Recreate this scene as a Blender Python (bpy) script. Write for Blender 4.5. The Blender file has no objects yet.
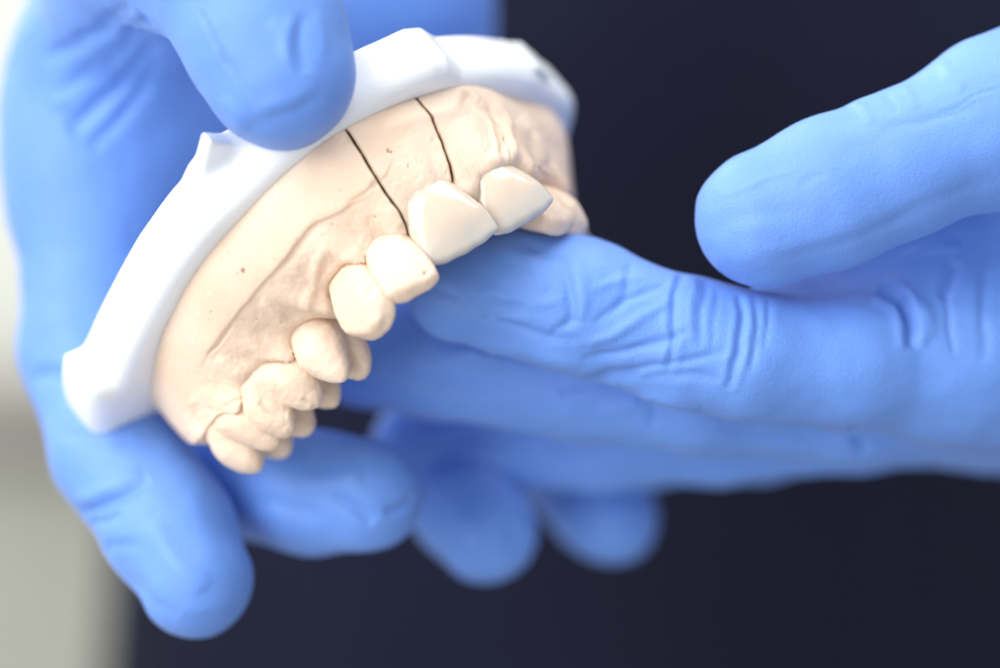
import bpy, math
import numpy as np
from mathutils import Vector

# ------------------------------------------------------------------ basics
# everything is laid out in millimetres (x right, y away from the lens, z up) around
# the point in focus and stored in metres, 1.2 m above the floor
FOCUS = 370.0
FRAME = 133.2
LIFT = 1.2
C = bpy.context.scene.collection
rng = np.random.default_rng(7)


def at(px, py, d):
    """real position (mm) of what the photograph shows at px, py when it is d mm behind the focus"""
    k = FRAME / 1000.0 * (FOCUS + d) / FOCUS
    return np.array([(px - 500) * k, d, (334 - py) * k])


def to_px(V):
    s = 1000.0 / FRAME * FOCUS / (FOCUS + V[:, 1])
    return np.c_[500 + V[:, 0] * s, 334 - V[:, 2] * s]


def smooth(e0, e1, x):
    t = np.clip((x - e0) / (e1 - e0), 0, 1)
    return t * t * (3 - 2 * t)


def hash3(i, j, k, seed):
    n = (i * 374761393 + j * 668265263 + k * 2147483647 + seed * 974634777) & 0xFFFFFFFF
    n = ((n ^ (n >> 13)) * 1274126177) & 0xFFFFFFFF
    n = n ^ (n >> 16)
    return (n & 0xFFFF) / 32767.5 - 1.0


def noise(P, freq, seed=0, octaves=1):
    out = np.zeros(len(P)); amp = 1.0
    for o in range(octaves):
        Q = P * freq + 57.3
        I = np.floor(Q).astype(np.int64); F = Q - I
        F = F * F * (3 - 2 * F)
        r = 0
        for a in (0, 1):
            for b in (0, 1):
                for c in (0, 1):
                    w = (F[:, 0] if a else 1 - F[:, 0]) * (F[:, 1] if b else 1 - F[:, 1]) * (F[:, 2] if c else 1 - F[:, 2])
                    r = r + w * hash3(I[:, 0] + a, I[:, 1] + b, I[:, 2] + c, seed + o)
        out += amp * r
        amp *= 0.5; freq = freq * 2.03
    return out


def vertex_normals(V, F):
    n = np.zeros_like(V)
    if F.shape[1] == 4:
        fn = np.cross(V[F[:, 2]] - V[F[:, 0]], V[F[:, 3]] - V[F[:, 1]])
    else:
        fn = np.cross(V[F[:, 1]] - V[F[:, 0]], V[F[:, 2]] - V[F[:, 0]])
    for k in range(F.shape[1]):
        for a in range(3):
            n[:, a] += np.bincount(F[:, k], fn[:, a], len(V))
    return n / (np.linalg.norm(n, axis=1, keepdims=True) + 1e-12)


def surface(grid, org, h):
    """surface nets: the zero level of a sampled distance field as quads"""
    S = grid < 0
    nx, ny, nz = grid.shape
    mix = np.zeros((nx - 1, ny - 1, nz - 1), np.int8)
    cor = [(a, b, c) for a in (0, 1) for b in (0, 1) for c in (0, 1)]
    for a, b, c in cor:
        mix += S[a:nx - 1 + a, b:ny - 1 + b, c:nz - 1 + c]
    act = np.argwhere((mix > 0) & (mix < 8))
    idx = -np.ones(mix.shape, np.int64)
    idx[act[:, 0], act[:, 1], act[:, 2]] = np.arange(len(act))
    val = {c: grid[act[:, 0] + c[0], act[:, 1] + c[1], act[:, 2] + c[2]].astype(float) for c in cor}
    acc = np.zeros((len(act), 3)); cnt = np.zeros(len(act))
    for c0 in cor:
        for ax in range(3):
            if c0[ax]: continue
            c1 = list(c0); c1[ax] = 1; c1 = tuple(c1)
            v0, v1 = val[c0], val[c1]
            m = (v0 < 0) != (v1 < 0)
            t = np.where(m, v0 / np.where(m, v0 - v1, 1), 0)
            p = np.tile(np.array(c0, float), (len(act), 1)); p[:, ax] += t
            acc += p * m[:, None]; cnt += m
    V = (act + acc / cnt[:, None]) * h + org
    quads = []
    for ax in range(3):
        b, c = (ax + 1) % 3, (ax + 2) % 3
        sl0 = [slice(None)] * 3; sl1 = [slice(None)] * 3
        sl0[ax] = slice(0, -1); sl1[ax] = slice(1, None)
        s0, s1 = S[tuple(sl0)], S[tuple(sl1)]
        e = np.argwhere(s0 != s1)
        dim = mix.shape
        ok = (e[:, b] > 0) & (e[:, c] > 0) & (e[:, b] < dim[b]) & (e[:, c] < dim[c])
        e = e[ok]
        fl = s0[e[:, 0], e[:, 1], e[:, 2]]
        def g(db, dc):
            q = e.copy(); q[:, b] -= db; q[:, c] -= dc
            return idx[q[:, 0], q[:, 1], q[:, 2]]
        q = np.c_[g(1, 1), g(0, 1), g(0, 0), g(1, 0)]
        q[~fl] = q[~fl][:, ::-1]
        quads.append(q)
    return V, np.concatenate(quads)


def mesh_object(name, V, F, mat, parent=None, stain=None, scale=0.001):
    me = bpy.data.meshes.new(name)
    W = V * scale + (np.array([0, 0, LIFT]) if scale == 0.001 else 0)
    if isinstance(F, np.ndarray):
        k = F.shape[1]
        me.vertices.add(len(W)); me.vertices.foreach_set('co', W.astype(np.float32).ravel())
        me.loops.add(F.size); me.loops.foreach_set('vertex_index', F.astype(np.int32).ravel())
        me.polygons.add(len(F)); me.polygons.foreach_set('loop_start', np.arange(0, F.size, k, dtype=np.int32))
        me.polygons.foreach_set('loop_total', np.full(len(F), k, np.int32))
        me.update(calc_edges=True)
    else:
        me.from_pydata([tuple(v) for v in W], [], [list(map(int, f)) for f in F])
    me.validate()
    me.polygons.foreach_set('use_smooth', np.ones(len(me.polygons), bool))
    if stain is not None:
        at_ = me.attributes.new('stain', 'FLOAT', 'POINT')
        at_.data.foreach_set('value', stain.astype(np.float32))
    me.materials.append(mat)
    o = bpy.data.objects.new(name, me); C.objects.link(o)
    if parent is not None:
        o.parent = parent
        o.matrix_parent_inverse = parent.matrix_world.inverted() if False else parent.matrix_world.inverted_safe()
    return o


def refine(V, F):
    """one level of Catmull-Clark"""
    me = bpy.data.meshes.new('tmp')
    me.vertices.add(len(V)); me.vertices.foreach_set('co', V.astype(np.float32).ravel())
    me.loops.add(F.size); me.loops.foreach_set('vertex_index', F.astype(np.int32).ravel())
    me.polygons.add(len(F)); me.polygons.foreach_set('loop_start', np.arange(0, F.size, 4, dtype=np.int32))
    me.polygons.foreach_set('loop_total', np.full(len(F), 4, np.int32))
    me.update(calc_edges=True)
    o = bpy.data.objects.new('tmp', me); C.objects.link(o)
    m = o.modifiers.new('s', 'SUBSURF'); m.levels = 1; m.render_levels = 1
    ev = o.evaluated_get(bpy.context.evaluated_depsgraph_get()); m2 = ev.to_mesh()
    W = np.empty(len(m2.vertices) * 3); m2.vertices.foreach_get('co', W)
    G = np.empty(len(m2.loops), np.int64); m2.loops.foreach_get('vertex_index', G)
    ev.to_mesh_clear()
    bpy.data.objects.remove(o); bpy.data.meshes.remove(me)
    return W.reshape(-1, 3), G.reshape(-1, 4)


def spline(pts, n):
    """Catmull-Rom through the points"""
    P = np.array(pts, float); m = len(P)
    if m == 2: return P[0] + (P[1] - P[0]) * np.linspace(0, 1, n)[:, None]
    E = np.vstack([2 * P[0] - P[1], P, 2 * P[-1] - P[-2]])
    t = np.linspace(0, m - 1 - 1e-9, n); i = t.astype(int); f = (t - i)[:, None]
    a, b, c, d = E[i], E[i + 1], E[i + 2], E[i + 3]
    return 0.5 * (2 * b + (c - a) * f + (2 * a - 5 * b + 4 * c - d) * f ** 2 + (3 * b - a - 3 * c + d) * f ** 3)


def line_dist(uv, P):
    """distance of each point to a polyline, position along it 0..1 and signed side"""
    best = np.full(len(uv), 1e9); pos = np.zeros(len(uv)); side = np.zeros(len(uv))
    L = np.r_[0, np.cumsum(np.linalg.norm(np.diff(P, axis=0), axis=1))]; L /= L[-1]
    for k in range(len(P) - 1):
        a, b = P[k], P[k + 1]; ba = b - a
        pa = uv - a
        h = np.clip((pa @ ba) / (ba @ ba + 1e-12), 0, 1)
        q = pa - h[:, None] * ba
        d = np.hypot(q[:, 0], q[:, 1])
        m = d < best
        best[m] = d[m]; pos[m] = (L[k] + h * (L[k + 1] - L[k]))[m]
        side[m] = np.sign(ba[0] * pa[:, 1] - ba[1] * pa[:, 0])[m]
    return best, pos, side


def relief(V, N, marks, window=4.0):
    """move the surface along its normal to form creases, folds, steps and pits seen from the front"""
    uv = to_px(V)
    eye = V - np.array([0, -FOCUS, 0]); eye /= np.linalg.norm(eye, axis=1, keepdims=True)
    face = smooth(0.02, 0.35, -(eye * N).sum(1))
    cell = 6
    key = np.clip((uv / cell).astype(int) + 40, 0, 400)
    zb = np.full((401, 401), 1e9); np.minimum.at(zb, (key[:, 0], key[:, 1]), V[:, 1])
    face = face * smooth(window + 2, window, V[:, 1] - zb[key[:, 0], key[:, 1]])
    disp = np.zeros(len(V))
    live = np.where(face > 0.01)[0]
    U = uv[live] + np.c_[noise(V[live], .28, 71, 2), noise(V[live], .28, 75, 2)] * 2.4
    for kind, pts, width, depth in marks:
        P = np.array(pts, float)
        if kind == 'pit':
            d = np.hypot(*(U - P[0]).T)
            disp[live] += depth * np.exp(-(d / width) ** 2) * face[live]
            continue
        P = spline(P, 6 * len(P)) if len(P) > 2 else P
        reach = width * (3.2 if kind != 'step' else 22)
        m = (U[:, 0] > P[:, 0].min() - reach) & (U[:, 0] < P[:, 0].max() + reach) & (U[:, 1] > P[:, 1].min() - reach) & (U[:, 1] < P[:, 1].max() + reach)
        if not m.any(): continue
        d, s, sd = line_dist(U[m], P)
        tap = np.sqrt(np.clip(1 - (2 * s - 1) ** 2, 0, 1)) if kind != 'step' else smooth(0, .12, s) * smooth(1, .88, s)
        if kind == 'fold':        # soft ridge or valley
            v = depth * np.exp(-(d / width) ** 2)
        elif kind == 'crease':    # sharp valley with raised lips
            depth = depth * .8
            v = -depth * np.exp(-(d / width) ** 1.4) + 0.45 * depth * np.exp(-((d - 2.1 * width) / (1.1 * width)) ** 2)
        elif kind == 'step':      # left-hand side of the line stands proud
            v = depth * smooth(-width, width, d * sd) * np.exp(-(d / (9 * width)) ** 2) 
        disp[live[m]] += v * tap * face[live[m]]
    return disp


# ------------------------------------------------------------------ materials
def new_mat(name):
    m = bpy.data.materials.new(name); m.use_nodes = True
    nt = m.node_tree; b = nt.nodes['Principled BSDF']
    return m, nt, b


def nd(nt, t, **kw):
    n = nt.nodes.new(t)
    for k, v in kw.items():
        if k in n.inputs.keys() if hasattr(n.inputs, 'keys') else False: n.inputs[k].default_value = v
        else: setattr(n, k, v)
    return n


def bump_chain(nt, b, layers):
    """layers: (scale per metre, strength, distance m, detail)"""
    tc = nt.nodes.new('ShaderNodeTexCoord'); prev = None
    for sc, st, dist, det in layers:
        n = nt.nodes.new('ShaderNodeTexNoise'); n.inputs['Scale'].default_value = sc; n.inputs['Detail'].default_value = det
        nt.links.new(tc.outputs['Object'], n.inputs['Vector'])
        bp = nt.nodes.new('ShaderNodeBump'); bp.inputs['Strength'].default_value = st; bp.inputs['Distance'].default_value = dist
        nt.links.new(n.outputs['Fac'], bp.inputs['Height'])
        if prev: nt.links.new(prev.outputs['Normal'], bp.inputs['Normal'])
        prev = bp
    nt.links.new(prev.outputs['Normal'], b.inputs['Normal'])
    return tc


def tint(nt, tc, b, base, other, scale, lo, hi, detail=3):
    n = nt.nodes.new('ShaderNodeTexNoise'); n.inputs['Scale'].default_value = scale; n.inputs['Detail'].default_value = detail
    nt.links.new(tc.outputs['Object'], n.inputs['Vector'])
    mr = nt.nodes.new('ShaderNodeMapRange'); mr.inputs[1].default_value = lo; mr.inputs[2].default_value = hi
    nt.links.new(n.outputs['Fac'], mr.inputs[0])
    mx = nt.nodes.new('ShaderNodeMix'); mx.data_type = 'RGBA'
    mx.inputs[6].default_value = (*base, 1); mx.inputs[7].default_value = (*other, 1)
    nt.links.new(mr.outputs[0], mx.inputs[0])
    nt.links.new(mx.outputs[2], b.inputs['Base Color'])
    return mx


def glove_material():
    m, nt, b = new_mat('blue_nitrile')
    tc = bump_chain(nt, b, [(2600, .55, .00018, 3), (420, .10, .0005, 3)])
    # thin film: fine stretched creases
    mp = nt.nodes.new('ShaderNodeMapping'); mp.inputs['Rotation'].default_value = (0, .35, 0); mp.inputs['Scale'].default_value = (.45, 1, 1)
    nt.links.new(tc.outputs['Object'], mp.inputs['Vector'])
    rn = nt.nodes.new('ShaderNodeTexNoise'); rn.noise_type = 'RIDGED_MULTIFRACTAL'; rn.inputs['Scale'].default_value = 130; rn.inputs['Detail'].default_value = 3
    rn.inputs['Distortion'].default_value = .6
    nt.links.new(mp.outputs['Vector'], rn.inputs['Vector'])
    rb = nt.nodes.new('ShaderNodeBump'); rb.inputs['Strength'].default_value = .45; rb.inputs['Distance'].default_value = .0005
    nt.links.new(rn.outputs['Fac'], rb.inputs['Height'])
    nt.links.new(b.inputs['Normal'].links[0].from_socket, rb.inputs['Normal'])
    nt.links.new(rb.outputs['Normal'], b.inputs['Normal'])
    tint(nt, tc, b, GLOVE, tuple(c * 1.12 for c in GLOVE), 60, .3, .7)
    b.inputs['Roughness'].default_value = .54
    b.inputs['Specular IOR Level'].default_value = .42
    b.inputs['Sheen Weight'].default_value = .16
    b.inputs['Sheen Roughness'].default_value = .5
    b.inputs['Sheen Tint'].default_value = (.8, .86, 1, 1)
    b.inputs['Subsurface Weight'].default_value = .05
    b.inputs['Subsurface Radius'].default_value = (.3, .6, 1.)
    b.inputs['Subsurface Scale'].default_value = .003
    return m


def stone_material():
    m, nt, b = new_mat('dental_stone')
    tc = bump_chain(nt, b, [(4200, .35, .00008, 2), (1100, .45, .00013, 5), (260, .18, .0004, 3)])
    mx = tint(nt, tc, b, STONE, tuple(np.array(STONE) * [.97, .91, .86]), 90, .42, .72, 5)
    # pale scratches and rubbed patches
    v = nt.nodes.new('ShaderNodeTexNoise'); v.inputs['Scale'].default_value = 700; v.inputs['Detail'].default_value = 6
    v.inputs['Distortion'].default_value = 1.5
    nt.links.new(tc.outputs['Object'], v.inputs['Vector'])
    mr = nt.nodes.new('ShaderNodeMapRange'); mr.inputs[1].default_value = .60; mr.inputs[2].default_value = .72
    mr.inputs[4].default_value = .55
    nt.links.new(v.outputs['Fac'], mr.inputs[0])
    m2 = nt.nodes.new('ShaderNodeMix'); m2.data_type = 'RGBA'; m2.inputs[7].default_value = (.86, .73, .61, 1)
    nt.links.new(mx.outputs[2], m2.inputs[6]); nt.links.new(mr.outputs[0], m2.inputs[0])
    po = nt.nodes.new('ShaderNodeTexVoronoi'); po.inputs['Scale'].default_value = 420
    nt.links.new(tc.outputs['Object'], po.inputs['Vector'])
    pr = nt.nodes.new('ShaderNodeMapRange'); pr.inputs[1].default_value = .10; pr.inputs[2].default_value = .04; pr.inputs[4].default_value = .45
    nt.links.new(po.outputs['Distance'], pr.inputs[0])
    m4 = nt.nodes.new('ShaderNodeMix'); m4.data_type = 'RGBA'; m4.inputs[7].default_value = (.42, .27, .17, 1)
    nt.links.new(m2.outputs[2], m4.inputs[6]); nt.links.new(pr.outputs[0], m4.inputs[0]); m2 = m4
    a = nt.nodes.new('ShaderNodeAttribute'); a.attribute_name = 'stain'
    m3 = nt.nodes.new('ShaderNodeMix'); m3.data_type = 'RGBA'; m3.inputs[7].default_value = (.24, .11, .035, 1)
    nt.links.new(m2.outputs[2], m3.inputs[6]); nt.links.new(a.outputs['Fac'], m3.inputs[0])
    nt.links.new(m3.outputs[2], b.inputs['Base Color'])
    b.inputs['Roughness'].default_value = .62
    b.inputs['Specular IOR Level'].default_value = .35
    b.inputs['Subsurface Weight'].default_value = .25
    b.inputs['Subsurface Radius'].default_value = (1., .7, .5)
    b.inputs['Subsurface Scale'].default_value = .0008
    return m


def ceramic_material():
    m, nt, b = new_mat('glazed_ceramic')
    tc = bump_chain(nt, b, [(900, .06, .0001, 2), (220, .10, .0004, 2)])
    a = nt.nodes.new('ShaderNodeAttribute'); a.attribute_name = 'stain'   # 1 at the biting edge
    mx = nt.nodes.new('ShaderNodeMix'); mx.data_type = 'RGBA'
    mx.inputs[6].default_value = (.69, .575, .465, 1); mx.inputs[7].default_value = (.50, .505, .495, 1)
    nt.links.new(a.outputs['Fac'], mx.inputs[0]); nt.links.new(mx.outputs[2], b.inputs['Base Color'])
    b.inputs['Roughness'].default_value = .16
    b.inputs['Subsurface Weight'].default_value = .8
    b.inputs['Subsurface Radius'].default_value = (1., .8, .65)
    b.inputs['Subsurface Scale'].default_value = .0022
    b.inputs['Coat Weight'].default_value = .35; b.inputs['Coat Roughness'].default_value = .12
    return m


def plastic_material():
    m, nt, b = new_mat('white_plastic')
    tc = bump_chain(nt, b, [(1500, .08, .0001, 2), (200, .05, .0005, 2)])
    tint(nt, tc, b, (.84, .86, .88), (.82, .84, .86), 120, .35, .7)
    b.inputs['Roughness'].default_value = .38
    b.inputs['Subsurface Weight'].default_value = .35
    b.inputs['Subsurface Radius'].default_value = (1., 1., 1.1)
    b.inputs['Subsurface Scale'].default_value = .002
    return m


GLOVE = (.122, .266, .69)
STONE = (.775, .61, .48)
M_GLOVE = glove_material(); M_STONE = stone_material(); M_CERAMIC = ceramic_material(); M_PLASTIC = plastic_material()


def plain(name, col, rough, col2=None, scale=20):
    m, nt, b = new_mat(name)
    tc = bump_chain(nt, b, [(900, .25, .0004, 3)])
    tint(nt, tc, b, col, col2 or tuple(c * .85 for c in col), scale, .35, .7)
    b.inputs['Roughness'].default_value = rough
    b.inputs['Specular IOR Level'].default_value = .12
    return m


def tag(o, label, cat, group=None, kind=None):
    o['label'] = label
    if cat: o['category'] = cat
    if group: o['group'] = group
    if kind: o['kind'] = kind
    return o


# ------------------------------------------------------------------ the dental model
R = np.array([[0.7748, 0.2294, 0.5891], [0.5128, -0.773, -0.3735], [0.3697, 0.5915, -0.7166]])
U_, _, Vt_ = np.linalg.svd(R); R = U_ @ Vt_
T = np.array([-12.9, 8.2, 28.4]); SC = 1.08
model = bpy.data.objects.new('dental_model', None); C.objects.link(model)
model.location = (T[0] * .001, T[1] * .001, T[2] * .001 + LIFT)
bpy.context.view_layer.update()
tag(model, 'peach stone model of teeth on a white horseshoe base, held in blue gloves', 'dental model')


def to_world(m):
    return (np.atleast_2d(m) * SC) @ R.T + T


def on_plane(px, py, w):
    """model point at height w that shows at px, py"""
    o = R.T @ (np.array([0, -FOCUS, 0]) - T) / SC
    d = R.T @ (at(px, py, 0) - np.array([0, -FOCUS, 0]))
    t = (w - o[2]) / d[2]
    return o + d * t


# outer foot of the stone (height 0) and gum line (height ~12), from the left end round to the right
seam_px = [(158, 434), (152, 380), (165, 328), (200, 265), (255, 202), (310, 153), (345, 129), (380, 111), (418, 97), (447, 89), (477, 86), (515, 98), (550, 126)]
gum_px = [(180, 470), (214, 424), (252, 380), (302, 330), (340, 272), (381, 236), (408, 218), (426, 196), (453, 190), (480, 172), (506, 158), (540, 168), (574, 193)]
seam = np.array([on_plane(x, y, 0)[:2] for x, y in seam_px])
gum = np.array([on_plane(x, y, 12)[:2] for x, y in gum_px])
gum[6:10] = [(-8.6, -.7), (-5.4, 1.3), (-1.6, 2.1), (2.3, 2.4)]
seam[0] = (-31.2, -43.5); gum[0] = (-33.2, -38.5)
mid = (seam[8, 0] + gum[8, 0]) / 2


def complete(P, n_m):
    """carry the row on to the hidden right end as the mirror of the left"""
    left = P[:n_m].copy(); left[:, 0] = 2 * mid - left[:, 0]
    return np.vstack([P, left[::-1]])


seam_all = complete(seam[:12], 4); gum_all = complete(gum, 4)
NS, NW = 1500, 0
Sm = spline(seam_all, NS); Gm = spline(gum_all, NS)
# inner curve: inset towards the middle of the arch, thicker at the back
tan = np.gradient(Gm, axis=0); k9 = 121
ker = np.ones(k9) / k9
tn = np.c_[np.convolve(np.pad(tan[:, 0], k9 // 2, 'edge'), ker, 'valid'), np.convolve(np.pad(tan[:, 1], k9 // 2, 'edge'), ker, 'valid')]
tn /= np.linalg.norm(tn, axis=1, keepdims=True)
inw = np.c_[tn[:, 1], -tn[:, 0]]
if (inw[NS // 2] @ (np.array([mid, -20]) - Gm[NS // 2])) < 0: inw = -inw
tt = np.linspace(-1, 1, NS)
thick = 8.0 + 3.2 * smooth(.25, .75, np.abs(tt))
Gi = Gm + inw * thick[:, None]
Si = Gm + inw * (thick + 1.2)[:, None]
arc = np.r_[0, np.cumsum(np.linalg.norm(np.diff(Sm, axis=0), axis=1))]
# profile rows: outer wall up, crest, inner wall down
rows = []
for h in np.linspace(0, 1, 84): rows.append(('o', h))
for h in np.linspace(0, 1, 26)[1:]: rows.append(('c', h))
for h in np.linspace(1, 0, 30)[1:]: rows.append(('i', h))

TEETH = []   # filled below: dict(kind, frame, f)


def tooth_frame(cpx, wc, tpx, wt, along, upright):
    c = on_plane(*cpx, wc); t = on_plane(*tpx, wt)
    d = t - c; d /= np.linalg.norm(d)
    z = d * (1 - upright) + np.array([0, 0, 1]) * upright; z /= np.linalg.norm(z)
    k = np.argmin(np.hypot(*(Gm - c[:2]).T))
    x = np.array([tn[k, 0], tn[k, 1], 0]) if along is None else np.array([*along, 0.])
    x -= z * (x @ z); x /= np.linalg.norm(x)
    y = np.cross(z, x)
    if y[:2] @ inw[k] > 0: y = -y
    return c, t, x, y, z, k


def smin(a, b, k):
    h = np.clip(.5 + .5 * (b - a) / k, 0, 1)
    return b + (a - b) * h - k * h * (1 - h)


def smax(a, b, k):
    return -smin(-a, -b, k)


def tooth_field(Q, p):
    """Q in tooth coordinates: x along the row, y outwards, z towards the biting edge; 0 height at the neck"""
    x, y, z = Q[..., 0], Q[..., 1], Q[..., 2]
    L = p['L']; t = np.clip(z / L, -1, 1.15)
    kt = np.array([-1, -.3, 0, .25, .5, .75, 1.0, 1.15])
    kd = spline(np.c_[kt, p['a'], p['b'], p['y']], 160)
    a = np.interp(t, kd[:, 0], kd[:, 1]) * p['W'] / 2
    b = np.interp(t, kd[:, 0], kd[:, 2]) * p['D'] / 2
    x0 = p.get('lean', 0) * t
    y0 = np.interp(t, kd[:, 0], kd[:, 3])
    xx = (x - x0) / a; yy = (y - y0) / b
    if 'grooves' in p:                       # vertical grooves on the sides
        ang = np.arctan2(yy, xx)
        for g, wd, dp in p['grooves']:
            da = np.angle(np.exp(1j * (ang - g)))
            s_ = 1 + dp * np.exp(-(da / wd) ** 2) * smooth(.05, .6, t)
            xx = xx * s_; yy = yy * s_
    pw = p.get('pw', 2.3)
    if 'neck' in p: pw = p['neck'] + (pw - p['neck']) * smooth(.25, .75, t)
    r = (np.abs(xx) ** pw + np.abs(yy) ** pw + 1e-9) ** (1 / pw)
    side = (r - 1) * np.minimum(a, b)
    if 'cusps' in p:
        H = None
        for cx, cy, ch, cs in p['cusps']:
            q = ch - cs * .36 * ((x - cx) ** 2 + (y - cy) ** 2)
            H = q if H is None else smax(H, q, .3)
        top = (z - H) * .75
    else:
        e = p.get('edge', (0, 0, 0))
        H = L - e[0] * (x / (p['W'] / 2)) ** 2 + e[1] * x + e[2] * np.cos(x * 2.4)
        top = z - H
    d = smax(side, top, p.get('round', 1.0))
    d = smax(d, -(z + 3.5), .5)
    return d


INC = dict(a=[.60, .64, .68, .80, .92, 1.0, .98, .95], b=[.60, .64, .70, .78, .68, .47, .27, .20], y=[-1.3, -1.15, -.95, -.55, -.35, -.38, -.70, -.90])
LAT = dict(a=[.80, .84, .88, .95, 1.0, 1.0, .93, .88], b=[.9, .97, 1.0, 1.0, .90, .68, .40, .32], y=[-.1, -.1, -.05, 0, 0, -.25, -.7, -.9])
CAN = dict(a=[.82, .86, .90, .97, 1.0, .97, .80, .66], b=[.9, .97, 1.0, 1.02, .96, .78, .46, .36], y=[-.1, -.1, 0, .05, .05, -.25, -.9, -1.1])
MOL = dict(a=[.84, .87, .92, 1.0, 1.02, .98, .84, .74], b=[.86, .90, .95, 1.0, 1.0, .90, .74, .64], y=[0, 0, 0, .1, .05, -.1, -.3, -.3])


def add_tooth(name, mat, cpx, wc, tpx, wt, W, D, base, upright, h=.2, ceramic=False, mirror=None, along=None, **kw):
    p = dict(base); p.update(kw)
    c, t, x, y, z, k = tooth_frame(cpx, wc, tpx, wt, along, upright) if mirror is None else mirror
    p['W'] = W; p['D'] = D
    p.setdefault('L', (t - c) @ z)
    O = c - y * (D / 2 * .96)
    B = np.stack([x, y, z])
    TEETH.append((name, mat, p, O, B, h, k, ceramic))
    return (c, t, x, y, z, k)


r_ = math.radians
fr = {}
fr['c1'] = add_tooth('ceramic_crown', M_CERAMIC, (420, 178), 10.6, (468, 242), 20.6, 10.2, 6.4, INC, 0, .16, True, along=(.93, .34), edge=(.3, .09, .05), pw=2.15, neck=1.9, round=.8,
                     grooves=[(r_(70), .12, .025), (r_(107), .12, .025)])
fr['c2'] = add_tooth('ceramic_crown', M_CERAMIC, (479, 154), 10.6, (533, 206), 20.2, 9.6, 6.4, INC, 0, .16, True, along=(.97, .16), edge=(.3, .1, .05), pw=2.15, neck=1.9, round=.8,
                     grooves=[(r_(73), .12, .025), (r_(107), .12, .025)])
fr['lat'] = add_tooth('tooth', M_STONE, (379, 237), 12, (406, 272), 19.6, 7.1, 5.6, LAT, 0, .16, False, along=(.92, .42), edge=(.25, .12, 0), pw=3.0, round=.6)
fr['can'] = add_tooth('tooth', M_STONE, (338, 275), 12, (355, 322), 20.2, 7.6, 5.3, CAN, .05, .16, False, edge=(2.3, .14, 0), pw=2.8, round=.6)
fr['pre'] = add_tooth('tooth', M_STONE, (296, 334), 12, (320, 364), 18.8, 7.8, 10.2, MOL, .6, .16, False, L=7.3, pw=2.2, round=1.3,
                      cusps=[(0, 2.4, 8.3, 1.2), (.2, -2.8, 6.9, 1.1)], grooves=[(r_(0), .4, .24), (r_(180), .4, .24)])
fr['m1'] = add_tooth('tooth', M_STONE, (254, 377), 12, (303, 395), 18.2, 12.0, 12.6, MOL, .8, .16, False, L=7.2, pw=2.7, round=1.3,
                     cusps=[(2.6, 3.0, 8.0, 1.05), (-2.7, 2.8, 7.5, 1.05), (2.8, -3.2, 7.2, 1.05), (-2.4, -3.1, 6.8, 1.05)],
                     grooves=[(r_(92), .24, .34), (r_(-90), .24, .32)])
fr['m2'] = add_tooth('tooth', M_STONE, (214, 426), 12, (260, 447), 17.8, 11.4, 12.8, MOL, .8, .16, False, L=7.0, pw=2.6, round=1.3,
                     cusps=[(2.5, 3.0, 7.6, 1.0), (-2.6, 2.7, 7.0, 1.0), (2.6, -3.1, 7.0, 1.0), (-2.3, -3.0, 6.5, 1.0)],
                     grooves=[(r_(90), .24, .30), (r_(-90), .24, .28)])


def mirrored(f, sink=0):
    c, t, x, y, z, k = f
    c = c - y * sink; t = t - y * sink
    def mp(v): return np.array([2 * mid - v[0], v[1], v[2]])
    def mv(v): return np.array([-v[0], v[1], v[2]])
    return (mp(c), mp(t), mv(x), mv(y), mv(z), NS - 1 - k)


def ms(d):  # same shapes on the far side
    return dict(d)


add_tooth('tooth', M_STONE, 0, 0, 0, 0, 7.2, 5.6, LAT, 0, .2, False, mirror=mirrored(fr['lat'], 1.6), L=7.4, edge=(.9, 0, 0), pw=2.3, round=.8)
add_tooth('tooth', M_STONE, 0, 0, 0, 0, 8.0, 6.4, CAN, 0, .2, False, mirror=mirrored(fr['can'], 1.2), L=7.4, edge=(1.9, 0, 0), pw=2.2, round=.9)
add_tooth('tooth', M_STONE, 0, 0, 0, 0, 7.4, 9.4, MOL, 0, .25, False, mirror=mirrored(fr['pre']), L=7.2, pw=2.2, cusps=[(0, 2.5, 7.6, .72), (.2, -2.4, 6.4, .7)])
add_tooth('tooth', M_STONE, 0, 0, 0, 0, 10.6, 11.4, MOL, 0, .25, False, mirror=mirrored(fr['m1']), L=6.6, pw=2.8,
          cusps=[(2.4, 3.0, 6.9, .75), (-2.5, 2.8, 6.5, .75), (2.6, -3.2, 6.1, .75), (-2.3, -3.0, 5.7, .75)])
add_tooth('tooth', M_STONE, 0, 0, 0, 0, 9.6, 10.8, MOL, 0, .25, False, mirror=mirrored(fr['m2']), L=6.0, pw=2.7,
          cusps=[(2.2, 2.8, 6.3, .7), (-2.3, 2.5, 5.6, .7), (2.3, -2.9, 5.6, .7), (-2.0, -2.6, 5.1, .7)])

TOOTH_LABEL = {2: None}
PITS = [(244, 272, 1.7), (391, 152, 1.7), (408, 167, .9), (417, 163, .8), (352, 287, .9), (368, 300, .7), (281, 322, .8), (228, 253, .7), (333, 224, .8),
        (341, 190, .7), (296, 240, .7), (376, 216, .8), (210, 312, .7), (268, 356, .7), (346, 252, .7), (381, 262, .7), (358, 312, .7), (433, 140, .7)]


def pit_marks(): return [('pit', [(x, y)], r, -.42 * min(r, 1.5)) for x, y, r in PITS]


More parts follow.
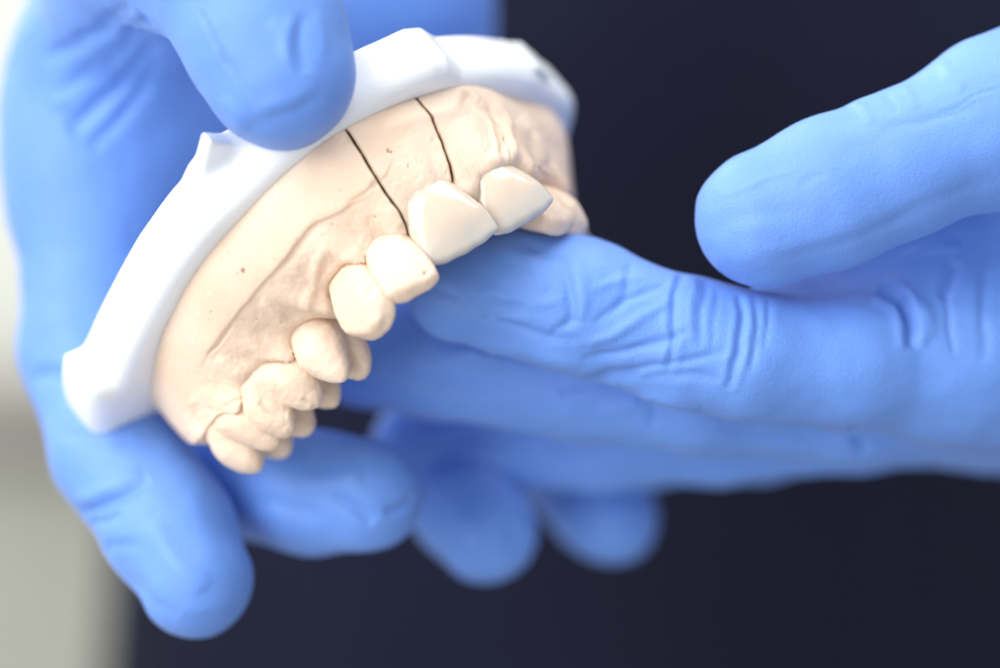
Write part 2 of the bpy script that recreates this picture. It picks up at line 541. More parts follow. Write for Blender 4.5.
def stain_of(V):
    uv = to_px(V); s = np.zeros(len(V))
    for x, y, r in PITS:
        s = np.maximum(s, (.95 if r > 1.2 else .6) * np.exp(-(np.hypot(uv[:, 0] - x, uv[:, 1] - y) / (r * .85)) ** 2))
    for x, y, r, a in [(404, 226, 7, .42), (405, 236, 5, .35), (399, 214, 5, .2), (350, 140, 4, .25), (372, 182, 4, .2), (439, 135, 4, .2), (449, 168, 4, .25), (425, 273, 2.2, .5), (309, 388, 5, .1), (451, 181, 3.5, .3)]:
        s = np.maximum(s, a * np.exp(-(np.hypot(uv[:, 0] - x, uv[:, 1] - y) / r) ** 2))
    return s


TOOTH_MARKS = pit_marks() + [('pit', [(425, 273)], 2.2, -.5), ('pit', [(429, 269)], 1.6, -.3),
                             ('fold', [(257, 402), (272, 410), (288, 414)], 4, -.45), ('fold', [(303, 396), (314, 404), (320, 414)], 3, -.3),
                             ('pit', [(318, 420)], 3.5, -.5)]
for ti, (name, mat, p, O, B, h, k, cer) in enumerate(TEETH):
    ex = np.array([p['W'] / 2 + 1.2, p['D'] / 2 + 1.6, 0])
    lo = np.array([-ex[0], -ex[1] - 1, -4.2]); hi = np.array([ex[0], ex[1], p['L'] + 2.2])
    g = [np.arange(lo[a], hi[a], h) for a in range(3)]
    X = np.stack(np.meshgrid(*g, indexing='ij'), -1)
    F = tooth_field(X, p)
    V, Q = surface(F.astype(np.float32), lo, h)
    if np.linalg.det(B) < 0: Q = Q[:, ::-1]
    zl = V[:, 2] / p['L']
    V = to_world(O + V @ B)
    N = vertex_normals(V, Q)
    if not cer:
        V += N * (noise(V, .5, ti * 3, 2) * .13 + noise(V, 1.8, ti + 50, 2) * .035)[:, None]
        V += N * relief(V, N, TOOTH_MARKS)[:, None]
        st = stain_of(V)
    else:
        V += N * (noise(V, .35, ti * 3, 2) * .07)[:, None]
        st = smooth(.5, 1.02, zl) * (.75 + .25 * noise(V, .6, 9))
    TEETH[ti] = TEETH[ti] + ((V, Q, st),)


def row_point(kind, h, Sm, Gm, Gi, Si, bump):
    if kind == 'o':
        g = (.10 * h + .90 * h ** 2.3)
        xy = Sm + (Gm - Sm) * g[:, None] if np.ndim(g) else Sm + (Gm - Sm) * g
        z = (12 + bump) * h
        return np.c_[xy, z * np.ones(len(xy))]
    if kind == 'c':
        xy = Gm + (Gi - Gm) * h
        z = 12 + bump + 1.1 * math.sin(math.pi * h) 
        return np.c_[xy, z * np.ones(len(xy))]
    g = (1 - h) ** 1.5
    xy = Gi + (Si - Gi) * g
    z = (12 + bump) * h
    return np.c_[xy, z * np.ones(len(xy))]


# gum line rises between the teeth
tk = sorted((np.clip(t[6], 0, NS - 1), t[2]['W']) for t in TEETH)
sG = np.r_[0, np.cumsum(np.linalg.norm(np.diff(Gm, axis=0), axis=1))]
papilla = np.zeros(NS)
for (k0, w0), (k1, w1) in zip(tk[:-1], tk[1:]):
    m = (sG[k0] * w1 + sG[k1] * w0) / (w0 + w1)
    papilla = np.maximum(papilla, 1.9 * np.exp(-((sG - m) / 1.5) ** 2))
gum_lift = papilla - .3 - 1.4 * np.exp(-(sG / 7.0) ** 2)


def saw(k_lo, k_hi):
    """where a saw cut runs, as curve index at rising height"""
    return lambda h: np.interp(h, np.linspace(0, 1, len(k_lo)), k_lo)


def index_of(px, h):
    """curve index of a wall point seen at px when at wall fraction h"""
    g = .10 * h + .90 * h ** 2.3
    W3 = to_world(np.c_[Sm + (Gm - Sm) * g, np.full(NS, 12 * h)])
    return float(np.argmin(np.hypot(*(to_px(W3) - np.array(px)).T)))


cut_pts = [[((345, 129), 0), ((360, 151), .3), ((377, 180), .6), ((393, 208), .85), ((409, 238), 1.0)],
           [((416, 97), 0), ((432, 120), .3), ((443, 145), .55), ((447, 168), .8), ((452, 190), 1.0)],
           [((470, 87), 0), ((490, 106), .3), ((502, 128), .55), ((504, 148), .8), ((507, 160), 1.0)]]
cuts = [(np.array([h for _, h in c]), np.array([index_of(p_, h) for p_, h in c])) for c in cut_pts]
NOMINAL = [c[1].mean() for c in cuts]


def warped(i_nom, h):
    xs = [0] + NOMINAL + [NS - 1]
    ys = [0] + [float(np.interp(h, c[0], c[1])) for c in cuts] + [NS - 1]
    return np.interp(i_nom, xs, ys)


STONE_MARKS = pit_marks() + [
    # trimmed edge of the smooth foot above the gum part
    ('step', [(398, 148), (388, 172), (379, 183), (370, 196), (352, 207), (334, 214), (322, 219), (308, 228), (296, 244), (276, 270), (252, 296), (228, 326), (206, 356), (196, 376)], 1.7, .27),
    ('fold', [(322, 219), (310, 232), (293, 256), (270, 283)], 4.5, -.22),
    ('fold', [(382, 176), (372, 190), (360, 200), (350, 205)], 2.6, -.3),
    ('crease', [(232, 326), (220, 343), (208, 356)], 1.1, .25),
    ('fold', [(298, 268), (318, 292), (322, 306)], 7, -.22), ('fold', [(255, 330), (270, 352), (276, 366)], 7, -.2),
    ('fold', [(330, 246), (318, 262), (312, 285), (304, 312)], 6, .45), ('fold', [(358, 215), (366, 230), (370, 250)], 6, .2),
    ('fold', [(262, 300), (275, 312), (286, 330)], 7, .45), ('fold', [(215, 360), (232, 372), (246, 380)], 7, .5),
    ('fold', [(190, 404), (196, 418), (206, 430)], 5, -.4),
    ('crease', [(212, 414), (202, 424), (198, 438), (204, 452)], 2.4, .3),
    ('crease', [(222, 407), (240, 400), (250, 404)], 2.0, .3),
    ('fold', [(384, 130), (420, 118), (445, 112), (468, 110)], 7, .3),
        ('fold', [(408, 140), (426, 178), (446, 226)], 12, .45),
    ('fold', [(464, 116), (480, 152), (498, 200)], 12, .4),
    ('step', [(463, 88), (480, 98), (494, 108), (502, 122), (504, 145), (506, 160)], 2.4, -.6), ('crease', [(480, 97), (495, 108), (503, 124), (505, 143), (507, 160)], 3.4, .9),
    ('fold', [(520, 118), (535, 140), (545, 165)], 6, .7), ('fold', [(540, 128), (560, 155), (572, 180)], 6, -.5),
    ('fold', [(528, 132), (536, 160), (548, 182)], 3.5, -.5), ('fold', [(552, 160), (563, 185), (576, 205)], 4, .5),
]


def block(name, i0, i1, n):
    ks = np.linspace(i0, i1, n)
    pts = []
    for kind, h in rows:
        hh = h if kind == 'o' else (1.0 if kind == 'c' else max(h, .0))
        ii = warped(ks, hh)
        # chipped, uneven saw edges
        jt = .55 * math.sin(hh * 23 + i0) + .4 * math.sin(hh * 61 + 2 * i0) + .5 * math.sin(hh * 9)
        ii = ii + jt * (np.exp(-((ks - i0) / 3) ** 2) * (i0 > 1) + np.exp(-((ks - i1) / 3) ** 2) * (i1 < NS - 2))
        # keep the saw gap open
        i_ = np.clip(ii, 0, NS - 1); a = i_.astype(int); b = np.minimum(a + 1, NS - 1); f = (i_ - a)
        def L(A): return A[a] * (1 - f)[:, None] + A[b] * f[:, None] if A.ndim == 2 else A[a] * (1 - f) + A[b] * f
        sm, gm, gi, si = L(Sm), L(Gm), L(Gi), L(Si)
        # rounded free ends of the arch
        end = np.minimum(i_, NS - 1 - i_) / (NS * .045)
        e = np.clip(1 - (1 - np.clip(end, 0, 1)) ** 2.6, 0, 1) ** .45 * .72 + .28
        cen = (gm + gi) / 2
        sm, gm, gi, si = [cen + (q - cen) * e[:, None] for q in (sm, gm, gi, si)]
        bp = L(gum_lift) - (1 - e) * 4
        pts.append(row_point(kind, h, sm, gm, gi, si, bp * (smooth(.55, 1, h) if kind == 'o' else 1)))
    G = np.stack(pts, 0)                      # rows x n x 3
    nr = len(rows)
    W = to_world(G.reshape(-1, 3))
    r, c = np.meshgrid(np.arange(nr - 1), np.arange(n - 1), indexing='ij')
    A = (r * n + c).ravel()
    Q = np.c_[A, A + 1, A + n + 1, A + n]
    # orientation: outer wall must face away from the arch
    N = vertex_normals(W, Q)
    m_ = nr // 6 * n + n // 2
    out = to_world(np.array([[*G.reshape(-1, 3)[m_][:2], 6]]))[0] - to_world(np.array([[mid, -20, 6]]))[0]
    if N[m_] @ out < 0: Q = Q[:, ::-1]; N = -N
    # teeth press a rolled margin and a fine groove into the gum
    Mo = G.reshape(-1, 3)
    roll = np.zeros(len(W))
    for t in TEETH:
        p, O, B = t[2], t[3], t[4]
        q = (Mo - O) @ B.T
        near = np.abs(q).max(1) < 12
        d = tooth_field(q[near], p)
        hz = smooth(.4, .9, np.repeat([h if k_ == 'o' else 1 for k_, h in rows], n)[near])
        v = (.22 * np.exp(-((d - .8) / .6) ** 2) - .26 * np.exp(-(d / .22) ** 2)) * hz
        if t[7]: v = 1.0 * np.exp(-(np.maximum(d, 0) / 2.8) ** 2) * hz
        w_ = roll[near]; roll[near] = np.where(np.abs(v) > np.abs(w_), v, w_)
    rough = noise(W, .16, 3, 2) * .12 + noise(W, .9, 8, 3) * (.010 + .035 * smooth(.35, .8, np.repeat([h if k_ == 'o' else 1 for k_, h in rows], n)))
    rough = rough + noise(W, 2.2, 18, 2) * .04 * smooth(.4, .8, np.repeat([h if k_ == 'o' else 1 for k_, h in rows], n))
    W = W + N * (roll + rough)[:, None]
    N = vertex_normals(W, Q)
    W = W + N * relief(W, N, STONE_MARKS, 6)[:, None]
    st = stain_of(W)
    col = np.tile(np.arange(n), nr)
    if i1 < NOMINAL[2] - 2: st = np.maximum(st, .75 * np.exp(-((n - 1 - col) / 2.2) ** 2))
    if 1 < i0 < NOMINAL[2]: st = np.maximum(st, .75 * np.exp(-(col / 2.2) ** 2))
    faces = [list(q) for q in Q]
    # close the ends and the foot
    e0 = [r * n for r in range(nr)]; e1 = [r * n + n - 1 for r in range(nr)]
    caps = [e0, e1[::-1]]
    foot = [[c, c + 1, (nr - 1) * n + c + 1, (nr - 1) * n + c] for c in range(n - 1)]
    flip = Q[0, 1] != 1
    o = mesh_object(name, W, faces + ([c[::-1] for c in caps] if flip else caps) + ([f for f in foot] if flip else [f[::-1] for f in foot]), M_STONE, model, st)
    return o


gap = 2.8
b0 = block('stone_block', 0, NOMINAL[0] - gap, 620)
d1 = block('stone_die', NOMINAL[0] + gap, NOMINAL[1] - 2.3, 130)
d2 = block('stone_die', NOMINAL[1] + 2.3, NOMINAL[2] - .3, 120)
b1 = block('stone_block', NOMINAL[2] + .3, NS - 1, 380)
for o in (b0, d1, d2, b1):
    me = o.data
    sharp = me.attributes.get('sharp_face') or me.attributes.new('sharp_face', 'BOOLEAN', 'FACE')
    for f in me.polygons:
        if f.loop_total > 4: sharp.data[f.index].value = True

for (name, mat, p, O, B, h, k, cer, (V, Q, st)) in TEETH:
    o = mesh_object(name, V, Q, mat, model, st)
    if cer: o['label'] = 'glossy translucent ceramic crown on a front tooth'

# ---- white base plate
BH = 8.0


def rim(px): return np.array([on_plane(x, y, -BH)[:2] for x, y in px])


far = Sm - inw * 4.2
outer = np.vstack([
    spline(rim([(72, 412), (63, 392), (60, 370), (62, 353)]), 16), spline(rim([(81, 345), (87, 333), (97, 310), (111, 283), (127, 252), (146, 221), (170, 189), (196, 164)]), 60),
    
    spline(rim([(225, 138), (260, 108), (300, 80), (350, 50), (380, 36), (403, 26)]), 40),
    rim([(419, 25)]), spline(rim([(433, 34), (470, 33), (505, 38)]), 10), rim([(518, 39)]),
    spline(np.vstack([rim([(534, 54)]), far[[1090, 1150, 1230, 1310, 1390, 1460, 1499]]]), 60)])
inner = (Gm + inw * (thick + 3)[:, None])[::25][::-1]
tail_ = np.array([on_plane(x, y, w_)[:2] for x, y, w_ in [(175, 408, -.5), (159, 417, -.5), (138, 430, -.5), (112, 438, -1.5), (90, 432, -4.5)]])
poly = np.vstack([outer, inner[:-3], tail_])


def poly_sdf(P, X):
    d = np.full(X.shape[:-1], 1e9); s = np.ones(X.shape[:-1])
    n = len(P)
    for i in range(n):
        a, b = P[i], P[(i + 1) % n]
        e = b - a; w = X - a
        h = np.clip((w @ e) / (e @ e + 1e-12), 0, 1)
        q = w - h[..., None] * e
        d = np.minimum(d, np.hypot(q[..., 0], q[..., 1]))
        c1 = (X[..., 1] >= a[1]) & (X[..., 1] < b[1]) & (e[0] * w[..., 1] > e[1] * w[..., 0])
        c2 = (X[..., 1] < a[1]) & (X[..., 1] >= b[1]) & (e[0] * w[..., 1] < e[1] * w[..., 0])
        s = np.where(c1 | c2, -s, s)
    return s * d


TABS = [rim(q) for q in ([(190, 170), (200, 131), (201, 130), (238, 133), (270, 110), (250, 150)],)]


def build_base():
    h = .4
    lo = poly.min(0) - 6; hi = poly.max(0) + 6
    gx, gy = np.arange(lo[0], hi[0], h), np.arange(lo[1], hi[1], h); gz = np.arange(-BH - 2, 2.0, h)
    X = np.stack(np.meshgrid(gx, gy, indexing='ij'), -1)
    d2 = poly_sdf(poly, X)
    def ext(dd, z0, z1, r):
        zc = (z0 + z1) / 2; dz = np.abs(gz - zc) - (z1 - z0) / 2
        A = dd[:, :, None] + r; Bz = dz[None, None, :] + r
        return np.hypot(np.maximum(A, 0), np.maximum(Bz, 0)) + np.minimum(np.maximum(A, Bz), 0) - r
    F = smax(d2[:, :, None] + 0 * gz, (gz - .05)[None, None, :], 3.2)
    F = smax(F, (-BH - gz)[None, None, :], .8)
    for tp in TABS:
        F = smin(F, ext(poly_sdf(tp, X), -BH, -BH + 2.2, .5), 2.2)
    V, Q = surface(F.astype(np.float32), np.array([lo[0], lo[1], -BH - 2]), h)
    V = to_world(V)
    V, Q = refine(V, Q)
    N = vertex_normals(V, Q)
    V = V + N * (noise(V, .12, 5, 2) * .12)[:, None]
    mesh_object('base_plate', V, Q, M_PLASTIC, model)


build_base()


# ------------------------------------------------------------------ gloved hands
class Field:
    def __init__(self, lo, hi, h):
        self.lo = np.array(lo, float); self.h = h
        self.n = np.ceil((np.array(hi) - self.lo) / h).astype(int)

    def new(self): return np.full(self.n, 60, np.float32)

    def cone(self, A, a, b, ra, rb, k, flat=None):
        """tapered limb from a to b smoothly joined (k mm) into the field A; flat=(axis, factor) squeezes it"""
        m = max(ra, rb) + 14 + k
        i0 = np.clip(((np.minimum(a, b) - m - self.lo) / self.h).astype(int), 0, self.n)
        i1 = np.clip(((np.maximum(a, b) + m - self.lo) / self.h).astype(int) + 1, 0, self.n)
        if (i1 <= i0).any(): return
        g = [(self.lo[q] + self.h * np.arange(i0[q], i1[q])).astype(np.float32) for q in range(3)]
        X, Y, Z = g[0][:, None, None] - a[0], g[1][None, :, None] - a[1], g[2][None, None, :] - a[2]
        ba = (b - a).astype(np.float32)
        t = np.clip((X * ba[0] + Y * ba[1] + Z * ba[2]) / float(ba @ ba + 1e-9), 0, 1)
        qx, qy, qz = X - t * ba[0], Y - t * ba[1], Z - t * ba[2]
        if flat is not None:
            n, f = flat; n = np.array(n, float); n /= np.linalg.norm(n)
            dn = (qx * n[0] + qy * n[1] + qz * n[2]) * (1 / f - 1)
            qx, qy, qz = qx + dn * n[0], qy + dn * n[1], qz + dn * n[2]
        d = np.sqrt(qx * qx + qy * qy + qz * qz) - (ra + (rb - ra) * t)
        s = tuple(slice(i0[q], i1[q]) for q in range(3))
        A[s] = smin(A[s], d, k)

    def chain(self, pts, k=3.0, flat=None):
        A = self.new()
        for (a, ra), (b, rb) in zip(pts[:-1], pts[1:]):
            self.cone(A, a, b, ra, rb, k if (np.abs(A) < 60).any() else .01, flat)
        return A


def N_(px, py, d, r): return (at(px, py, d), r)


def build_hand(name, palm, fingers, lo, hi, h, marks, label, flats=None, low=.35):
    f = Field(lo, hi, h)
    P = f.new()
    for (a, ra), (b, rb) in palm: f.cone(P, a, b, ra, rb, 9.0)
    D = P.copy()
    for i, pts in enumerate(fingers):
        A = f.chain(pts, 2.5, None if flats is None else flats[i])
        k = .4 + 6.0 * np.exp(-(np.maximum(P, 0) / 5.0) ** 2)
        D = smin(D, A, k)
    V, Q = surface(D, f.lo, h)
    del D, P
    V, Q = refine(V, Q)
    N = vertex_normals(V, Q)
    V = V + N * (noise(V, .06, 11, 2) * low + noise(V, .2, 21, 2) * .15)[:, None]
    N = vertex_normals(V, Q)
    V = V + N * relief(V, N, marks)[:, None]
    o = mesh_object(name, V, Q, M_GLOVE)
    return tag(o, label, 'gloved hand', 'gloved hands of the person in navy')


# the hand that carries the model (left in the picture)
palmL = [
    (N_(116, 95, 50, 15.5), N_(370, -10, 78, 16)),
    (N_(106, 150, 50, 13), N_(230, 250, 72, 14)),
    (N_(230, 120, 72, 18), N_(400, 130, 88, 15)),
    (N_(96, 60, 44, 11), N_(90, 200, 44, 10.5)),
    (N_(142, 20, 48, 13.5), N_(250, -150, 85, 22)),
    (N_(380, 0, 80, 16), N_(250, -150, 85, 22)),
    (N_(380, 0, 80, 16), N_(420, 160, 92, 12)),
    (N_(250, -150, 85, 22), N_(280, -420, 110, 26)),
]
fingersL = [
    [N_(88, 170, 44, 10.2), N_(88, 350, 40, 9.6), N_(118, 450, 32, 9.2), N_(170, 530, 24, 8.9), N_(196, 580, 20, 8.2)],
    [N_(190, 220, 72, 11), N_(170, 400, 56, 9.5), N_(230, 475, 42, 8.9), N_(310, 492, 32, 8.7), N_(366, 496, 28, 8.3)],
    [N_(370, 180, 88, 11), N_(432, 340, 86, 9.2), N_(447, 445, 68, 8.6), N_(465, 505, 56, 8.3), N_(486, 532, 52, 7.9)],
    [N_(430, 170, 92, 10), N_(470, 340, 96, 8.4), N_(550, 455, 82, 7.8), N_(600, 508, 74, 7.5), N_(614, 520, 72, 7.2)],
    # thumb, laid over the rim of the base
    [N_(124, 12, 34, 13), N_(140, -70, 14, 13), N_(225, -30, -1, 10.9), N_(262, 30, -4, 10.6), N_(279, 72, -5, 10.1)],
]
marksL = [
    ('crease', [(200, 8), (218, 46), (236, 76), (249, 100)], 2.4, .5),
    ('fold', [(248, 126), (285, 110), (322, 94)], 7, -.22), ('fold', [(255, 114), (290, 98), (318, 80)], 8, .25),
    ('fold', [(303, 15), (299, 40), (308, 72)], 6, -.5), ('fold', [(290, 20), (286, 48), (296, 70)], 5, .3), ('fold', [(318, 10), (322, 40), (322, 66)], 7, .25),
    ('fold', [(270, 20), (285, 40), (290, 62)], 6, .3), ('fold', [(222, 98), (236, 118), (244, 134)], 6, .4),
    # web between thumb and palm
    ('fold', [(150, 18), (110, 62), (60, 100)], 9, -1.5), ('fold', [(158, 40), (120, 85), (68, 130)], 9, -1.4), ('fold', [(135, 35), (95, 75), (50, 110)], 7, .9),
    ('fold', [(160, 60), (130, 105), (90, 150)], 7, -.9), ('fold', [(130, 5), (85, 40), (45, 60)], 8, -1.0),
    # index finger joints
    ('fold', [(62, 512), (85, 512), (118, 498), (150, 480)], 5, -1.0), ('fold', [(75, 500), (110, 488), (140, 470)], 7, .6), ('fold', [(82, 524), (105, 520), (120, 512)], 4, -.7),
    ('fold', [(30, 380), (60, 372), (95, 372)], 6, -.9), ('fold', [(60, 430), (95, 440), (130, 440)], 8, -.4), ('fold', [(105, 540), (140, 590), (180, 618)], 10, -.5),
    ('fold', [(150, 520), (175, 560), (205, 590)], 12, .5), ('fold', [(95, 560), (110, 545), (140, 545)], 6, -.4),
    # middle finger tip
    ('fold', [(335, 495), (355, 508), (375, 520)], 6, -.8), ('fold', [(385, 512), (405, 505), (415, 495)], 6, -.7), ('fold', [(300, 480), (330, 482), (360, 475)], 10, .5),
    ('fold', [(245, 500), (290, 505), (320, 520)], 9, -.5),
    ('fold', [(505, 520), (515, 540), (505, 555)], 7, -.5), ('fold', [(460, 500), (470, 530), (480, 555)], 8, .4),
]
build_hand('gloved_hand', palmL, fingersL, (-78, -30, -58), (38, 145, 118), .78, marksL,
           'blue gloved hand holding the dental model from behind, thumb pressed on its white base',
           flats=[None, None, None, None, ((.25, 1, .2), .92)])

# the hand that touches the front teeth (right in the picture)
palmR = [
    (N_(960, 352, 24, 12.5), N_(1240, 330, 40, 20)),
    (N_(985, 385, 42, 11), N_(1240, 350, 50, 18)),
    (N_(1000, 395, 56, 10), N_(1240, 360, 60, 16)),
    (N_(1010, 385, 68, 9), N_(1240, 350, 66, 16)),
    (N_(770, 306, 22, 3.2), N_(1000, 215, 34, 13)),
    (N_(960, 260, 32, 9), N_(1120, 250, 36, 18)),
    (N_(1240, 330, 45, 21), N_(1700, 330, 95, 26)),
]
fingersR = [
    [N_(462, 290, 17, 7.6), N_(515, 290, 16, 8.6), N_(575, 303, 14.5, 9.1), N_(690, 344, 13.5, 8.5), N_(745, 356, 13.5, 8.6), N_(850, 362, 17, 9.2), N_(975, 355, 26, 12)],
    [N_(352, 352, 42, 8.0), N_(440, 360, 38, 8.5), N_(580, 384, 34, 8.2), N_(700, 398, 32, 8.4), N_(850, 402, 36, 8.8), N_(985, 392, 42, 10)],
    [N_(412, 443, 58, 6.4), N_(500, 447, 58, 6.7), N_(600, 444, 57, 7.2), N_(720, 434, 55, 7.6), N_(860, 416, 52, 8.2), N_(1000, 400, 56, 10)],
    [N_(560, 455, 70, 5.8), N_(640, 450, 68, 6.2), N_(760, 436, 66, 6.8), N_(880, 412, 66, 7.2), N_(1010, 388, 68, 9)],
    [N_(766, 218, 8, 9.6), N_(830, 193, 7.5, 10.0), N_(900, 165, 8, 9.8), N_(1000, 122, 10, 11.6), N_(1120, 80, 18, 14), N_(1230, 150, 34, 18)],
]
marksR = [
    # transverse folds at the index joints
    ('crease', [(684, 266), (675, 298), (673, 335), (668, 374)], 3.4, .6), ('fold', [(694, 272), (690, 305), (688, 340)], 4, .5),
    ('fold', [(706, 280), (702, 312), (698, 350)], 3.6, -.4), ('fold', [(719, 288), (714, 322), (712, 352)], 3.4, -.3),
    ('crease', [(740, 294), (741, 325), (737, 356), (728, 390)], 3.6, .75), ('fold', [(756, 295), (755, 330), (749, 372)], 3.6, -.45),
    ('fold', [(770, 297), (767, 325), (762, 352)], 3.4, -.4),
    # slack film over the fingertip
    ('fold', [(560, 262), (568, 285), (570, 310), (562, 335)], 5, -.7), ('fold', [(575, 255), (582, 285), (582, 320)], 5, .5),
    ('fold', [(430, 286), (470, 300), (500, 308), (540, 300)], 5, -.55), ('fold', [(455, 300), (500, 322), (545, 335), (590, 345)], 5, -.7),
    ('fold', [(480, 288), (520, 302), (565, 300)], 5, .5), ('fold', [(582, 360), (620, 350), (660, 342), (690, 330)], 4, -.7), ('fold', [(575, 345), (610, 335), (650, 312), (672, 298)], 4, .6),
    ('fold', [(596, 325), (625, 300), (650, 290), (668, 285)], 3.5, -.5), ('fold', [(588, 290), (620, 280), (650, 275)], 4, .35), ('fold', [(600, 372), (640, 368), (690, 362), (730, 348)], 4, -.6),
    ('fold', [(500, 250), (530, 262), (545, 290)], 6, .45), ('fold', [(520, 240), (548, 256), (565, 262)], 4, -.4), ('fold', [(630, 262), (625, 290), (612, 320)], 4, -.35),
    ('fold', [(640, 380), (680, 376), (720, 380)], 5, -.45), ('fold', [(540, 345), (560, 325), (580, 318)], 3.5, -.45), ('fold', [(470, 325), (500, 318), (530, 322)], 4, .4),
    # base of the finger and web
    ('crease', [(878, 290), (898, 300), (908, 322), (913, 350)], 5.0, 1.5), ('fold', [(905, 296), (925, 312), (930, 340)], 8, .8),
    ('fold', [(946, 290), (950, 325), (956, 355)], 3, -.55), ('fold', [(960, 262), (948, 285), (944, 300)], 6, -.8), ('fold', [(900, 260), (930, 250), (960, 246)], 6, .5),
    ('fold', [(990, 245), (985, 300), (985, 360)], 6, -.45),
    # thumb
    ('fold', [(705, 236), (735, 218), (770, 212), (812, 214)], 10, -.22), ('fold', [(712, 252), (760, 254), (815, 243), (850, 230)], 12, .2), ('fold', [(718, 268), (760, 276), (830, 262), (880, 238)], 10, -.2),
    ('fold', [(800, 188), (814, 178), (830, 172)], 3.5, -.16), ('fold', [(720, 195), (770, 178), (800, 172)], 3, .18),
    ('fold', [(852, 100), (866, 112), (872, 124)], 5, .5), ('fold', [(884, 94), (894, 106), (898, 116)], 4, -.35), ('fold', [(902, 86), (912, 98), (918, 108)], 5, .35),
    ('crease', [(938, 112), (965, 102), (1000, 86)], 1.6, .22), ('fold', [(940, 62), (952, 75), (965, 90)], 5, .4),
    ('fold', [(770, 262), (850, 240), (930, 205), (1000, 178)], 8, -.35), ('fold', [(880, 132), (930, 120), (980, 104)], 6, -.22),
    # fingers behind
    ('fold', [(440, 360), (500, 350), (560, 362), (620, 385)], 9, .7), ('fold', [(380, 372), (440, 384), (520, 392)], 8, -.7), ('fold', [(560, 395), (600, 378), (640, 375)], 7, -.8),
    ('fold', [(600, 410), (660, 400), (700, 412)], 7, .6), ('fold', [(650, 398), (655, 415), (650, 430)], 5, -.7), ('fold', [(430, 450), (470, 438), (520, 448)], 8, -.7),
    ('fold', [(540, 430), (570, 450), (620, 455)], 8, -.6), ('fold', [(850, 430), (860, 445), (866, 458)], 6, -1.2), ('fold', [(720, 425), (780, 436), (840, 436)], 6, -.6),
]
marksR = [(k_, p_, w_ * 1.15, d_ * .78) if k_ == 'fold' and w_ <= 5 else (k_, p_, w_, d_) for k_, p_, w_, d_ in marksR]
build_hand('gloved_hand', palmR, fingersR, (-24, -18, -60), (140, 110, 52), .72, marksR,
           'blue gloved hand reaching in from the right, index fingertip under the ceramic crowns',
           flats=[None, None, None, None, ((.1, 1, .1), .95)])

# ------------------------------------------------------------------ out-of-focus background
M_NAVY = plain('navy_cloth', (.0068, .0076, .017), .95, (.008, .0095, .026), 9)


def person():
    f = Field((-300, 120, -420), (460, 520, 330), 9.0)
    A = f.new()
    c = lambda *v: np.array(v, float)
    f.cone(A, c(-2, 330, -400), c(40, 330, 40), 112, 128, 20, ((0, 1, 0), .8))
    f.cone(A, c(180, 330, -400), c(170, 330, 40), 118, 128, 20, ((0, 1, 0), .8))
    f.cone(A, c(20, 340, 150), c(220, 340, 150), 92, 92, 60, ((0, 1, 0), .8))
    f.cone(A, c(-60, 340, 150), c(300, 340, 150), 62, 62, 60)
    f.cone(A, c(330, 340, 140), c(390, 330, -60), 58, 50, 30)
    f.cone(A, c(390, 330, -60), c(330, 200, -160), 48, 40, 20)
    f.cone(A, c(120, 345, 190), c(120, 345, 300), 56, 52, 30)
    V, Q = surface(A, f.lo, 9.0)
    V, Q = refine(V, Q)
    N = vertex_normals(V, Q)
    V = V + N * (noise(V * [1, 1, .4], .012, 4, 3) * 7)[:, None]
    o = mesh_object('person', V, Q, M_NAVY)
    tag(o, 'person in a plain dark navy top standing out of focus behind both hands', 'person')


person()


def slab(name, x0, x1, y0, y1, z0, z1, mat, label=None, cat=None, kind=None):
    V = np.array([[x, y, z] for x in (x0, x1) for y in (y0, y1) for z in (z0, z1)], float)
    F = [[0, 1, 3, 2], [4, 6, 7, 5], [0, 4, 5, 1], [2, 3, 7, 6], [0, 2, 6, 4], [1, 5, 7, 3]]
    o = mesh_object(name, V, F, mat)
    for p_ in o.data.polygons: p_.use_smooth = False
    bv = o.modifiers.new('edge', 'BEVEL'); bv.width = .004; bv.segments = 2
    if label: tag(o, label, cat, kind=kind)
    elif kind: o['kind'] = kind
    return o


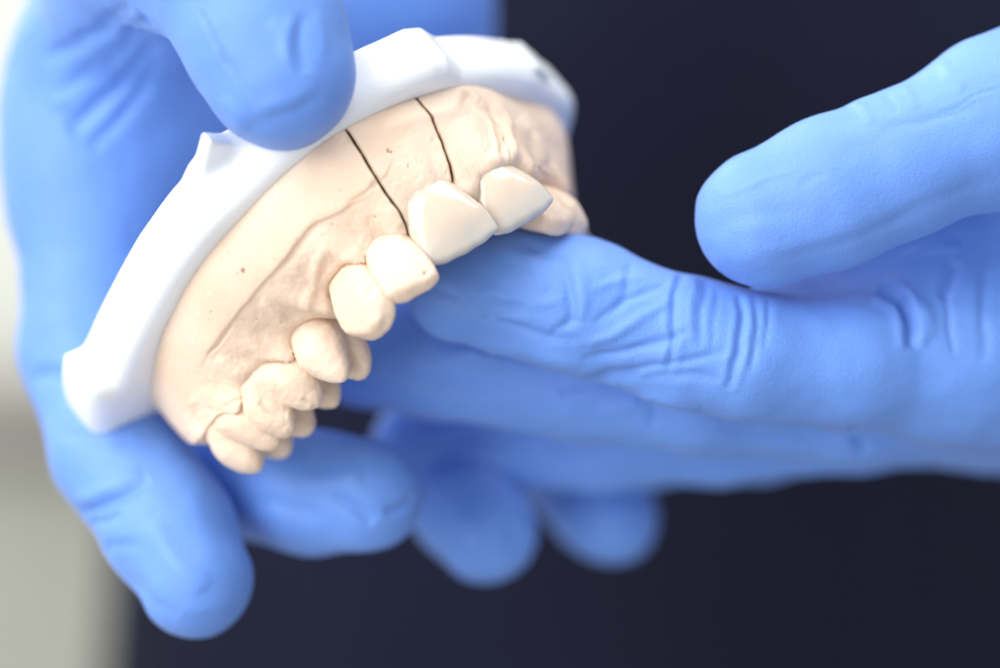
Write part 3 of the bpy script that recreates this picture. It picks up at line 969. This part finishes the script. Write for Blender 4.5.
slab('wall', -2600, 1800, 1500, 1560, -1200, 1300, plain('wall_paint', (.62, .64, .60), .9), kind='structure')
slab('cabinet', -1500, -120, 1050, 1490, -1200, -60, plain('cabinet_front', (.44, .44, .38), .5), 'pale beige cabinet blurred in the background at far left', 'cabinet')
slab('worktop', -1520, -100, 1030, 1492, -57, -20, plain('worktop', (.30, .28, .25), .4), 'grey brown worktop on the blurred cabinet at far left', 'worktop')

# ------------------------------------------------------------------ light, camera, world
w = bpy.data.worlds.new('World'); bpy.context.scene.world = w; w.use_nodes = True
bg = w.node_tree.nodes['Background']; bg.inputs[0].default_value = (.90, .94, 1.0, 1); bg.inputs[1].default_value = .56


def area(name, loc, target, size, power, col, sy=None):
    l = bpy.data.lights.new(name, 'AREA'); l.energy = power; l.color = col
    l.shape = 'RECTANGLE'; l.size = size; l.size_y = sy or size
    o = bpy.data.objects.new(name, l); C.objects.link(o)
    o.location = loc
    o.rotation_euler = (Vector(target) - Vector(loc)).to_track_quat('-Z', 'Y').to_euler()
    return o


area('key_softbox', (-.68, -.58, LIFT + .46), (0, .02, LIFT), .8, 14.5, (1, .99, .97))  # unseen softbox, the key light from upper left in front
area('top_right_fill', (.22, -.12, LIFT + .80), (.02, .03, LIFT), .6, 6, (1, .99, .97))  # added fill from above right, balances the right hand and stone
area('low_front_fill', (-.42, -.75, LIFT - .22), (0, .03, LIFT), .6, 3.2, (1, .99, .97))  # added weak fill from low front left, lifts stone wall and lower fingers
area('wall_fill', (-1.0, .9, LIFT + 1.1), (-.5, 1.4, LIFT - .1), .8, 32, (1, .99, .96))  # unseen lamp that only brightens the blurred wall and cabinet

cam = bpy.data.cameras.new('camera'); co = bpy.data.objects.new('camera', cam); C.objects.link(co)
co.location = (0, -FOCUS * .001, LIFT); co.rotation_euler = (math.pi / 2, 0, 0)
cam.lens = 100; cam.sensor_width = 36; cam.clip_start = .02; cam.clip_end = 20
cam.dof.use_dof = True; cam.dof.focus_distance = FOCUS * .001 + .002; cam.dof.aperture_fstop = 4.6
cam.dof.aperture_blades = 0
sc = bpy.context.scene
sc.camera = co
sc.view_settings.view_transform = 'Standard'; sc.view_settings.look = 'None'; sc.view_settings.exposure = 0; sc.view_settings.gamma = 1
sc.cycles.use_denoising = True
sc.cycles.max_bounces = 8
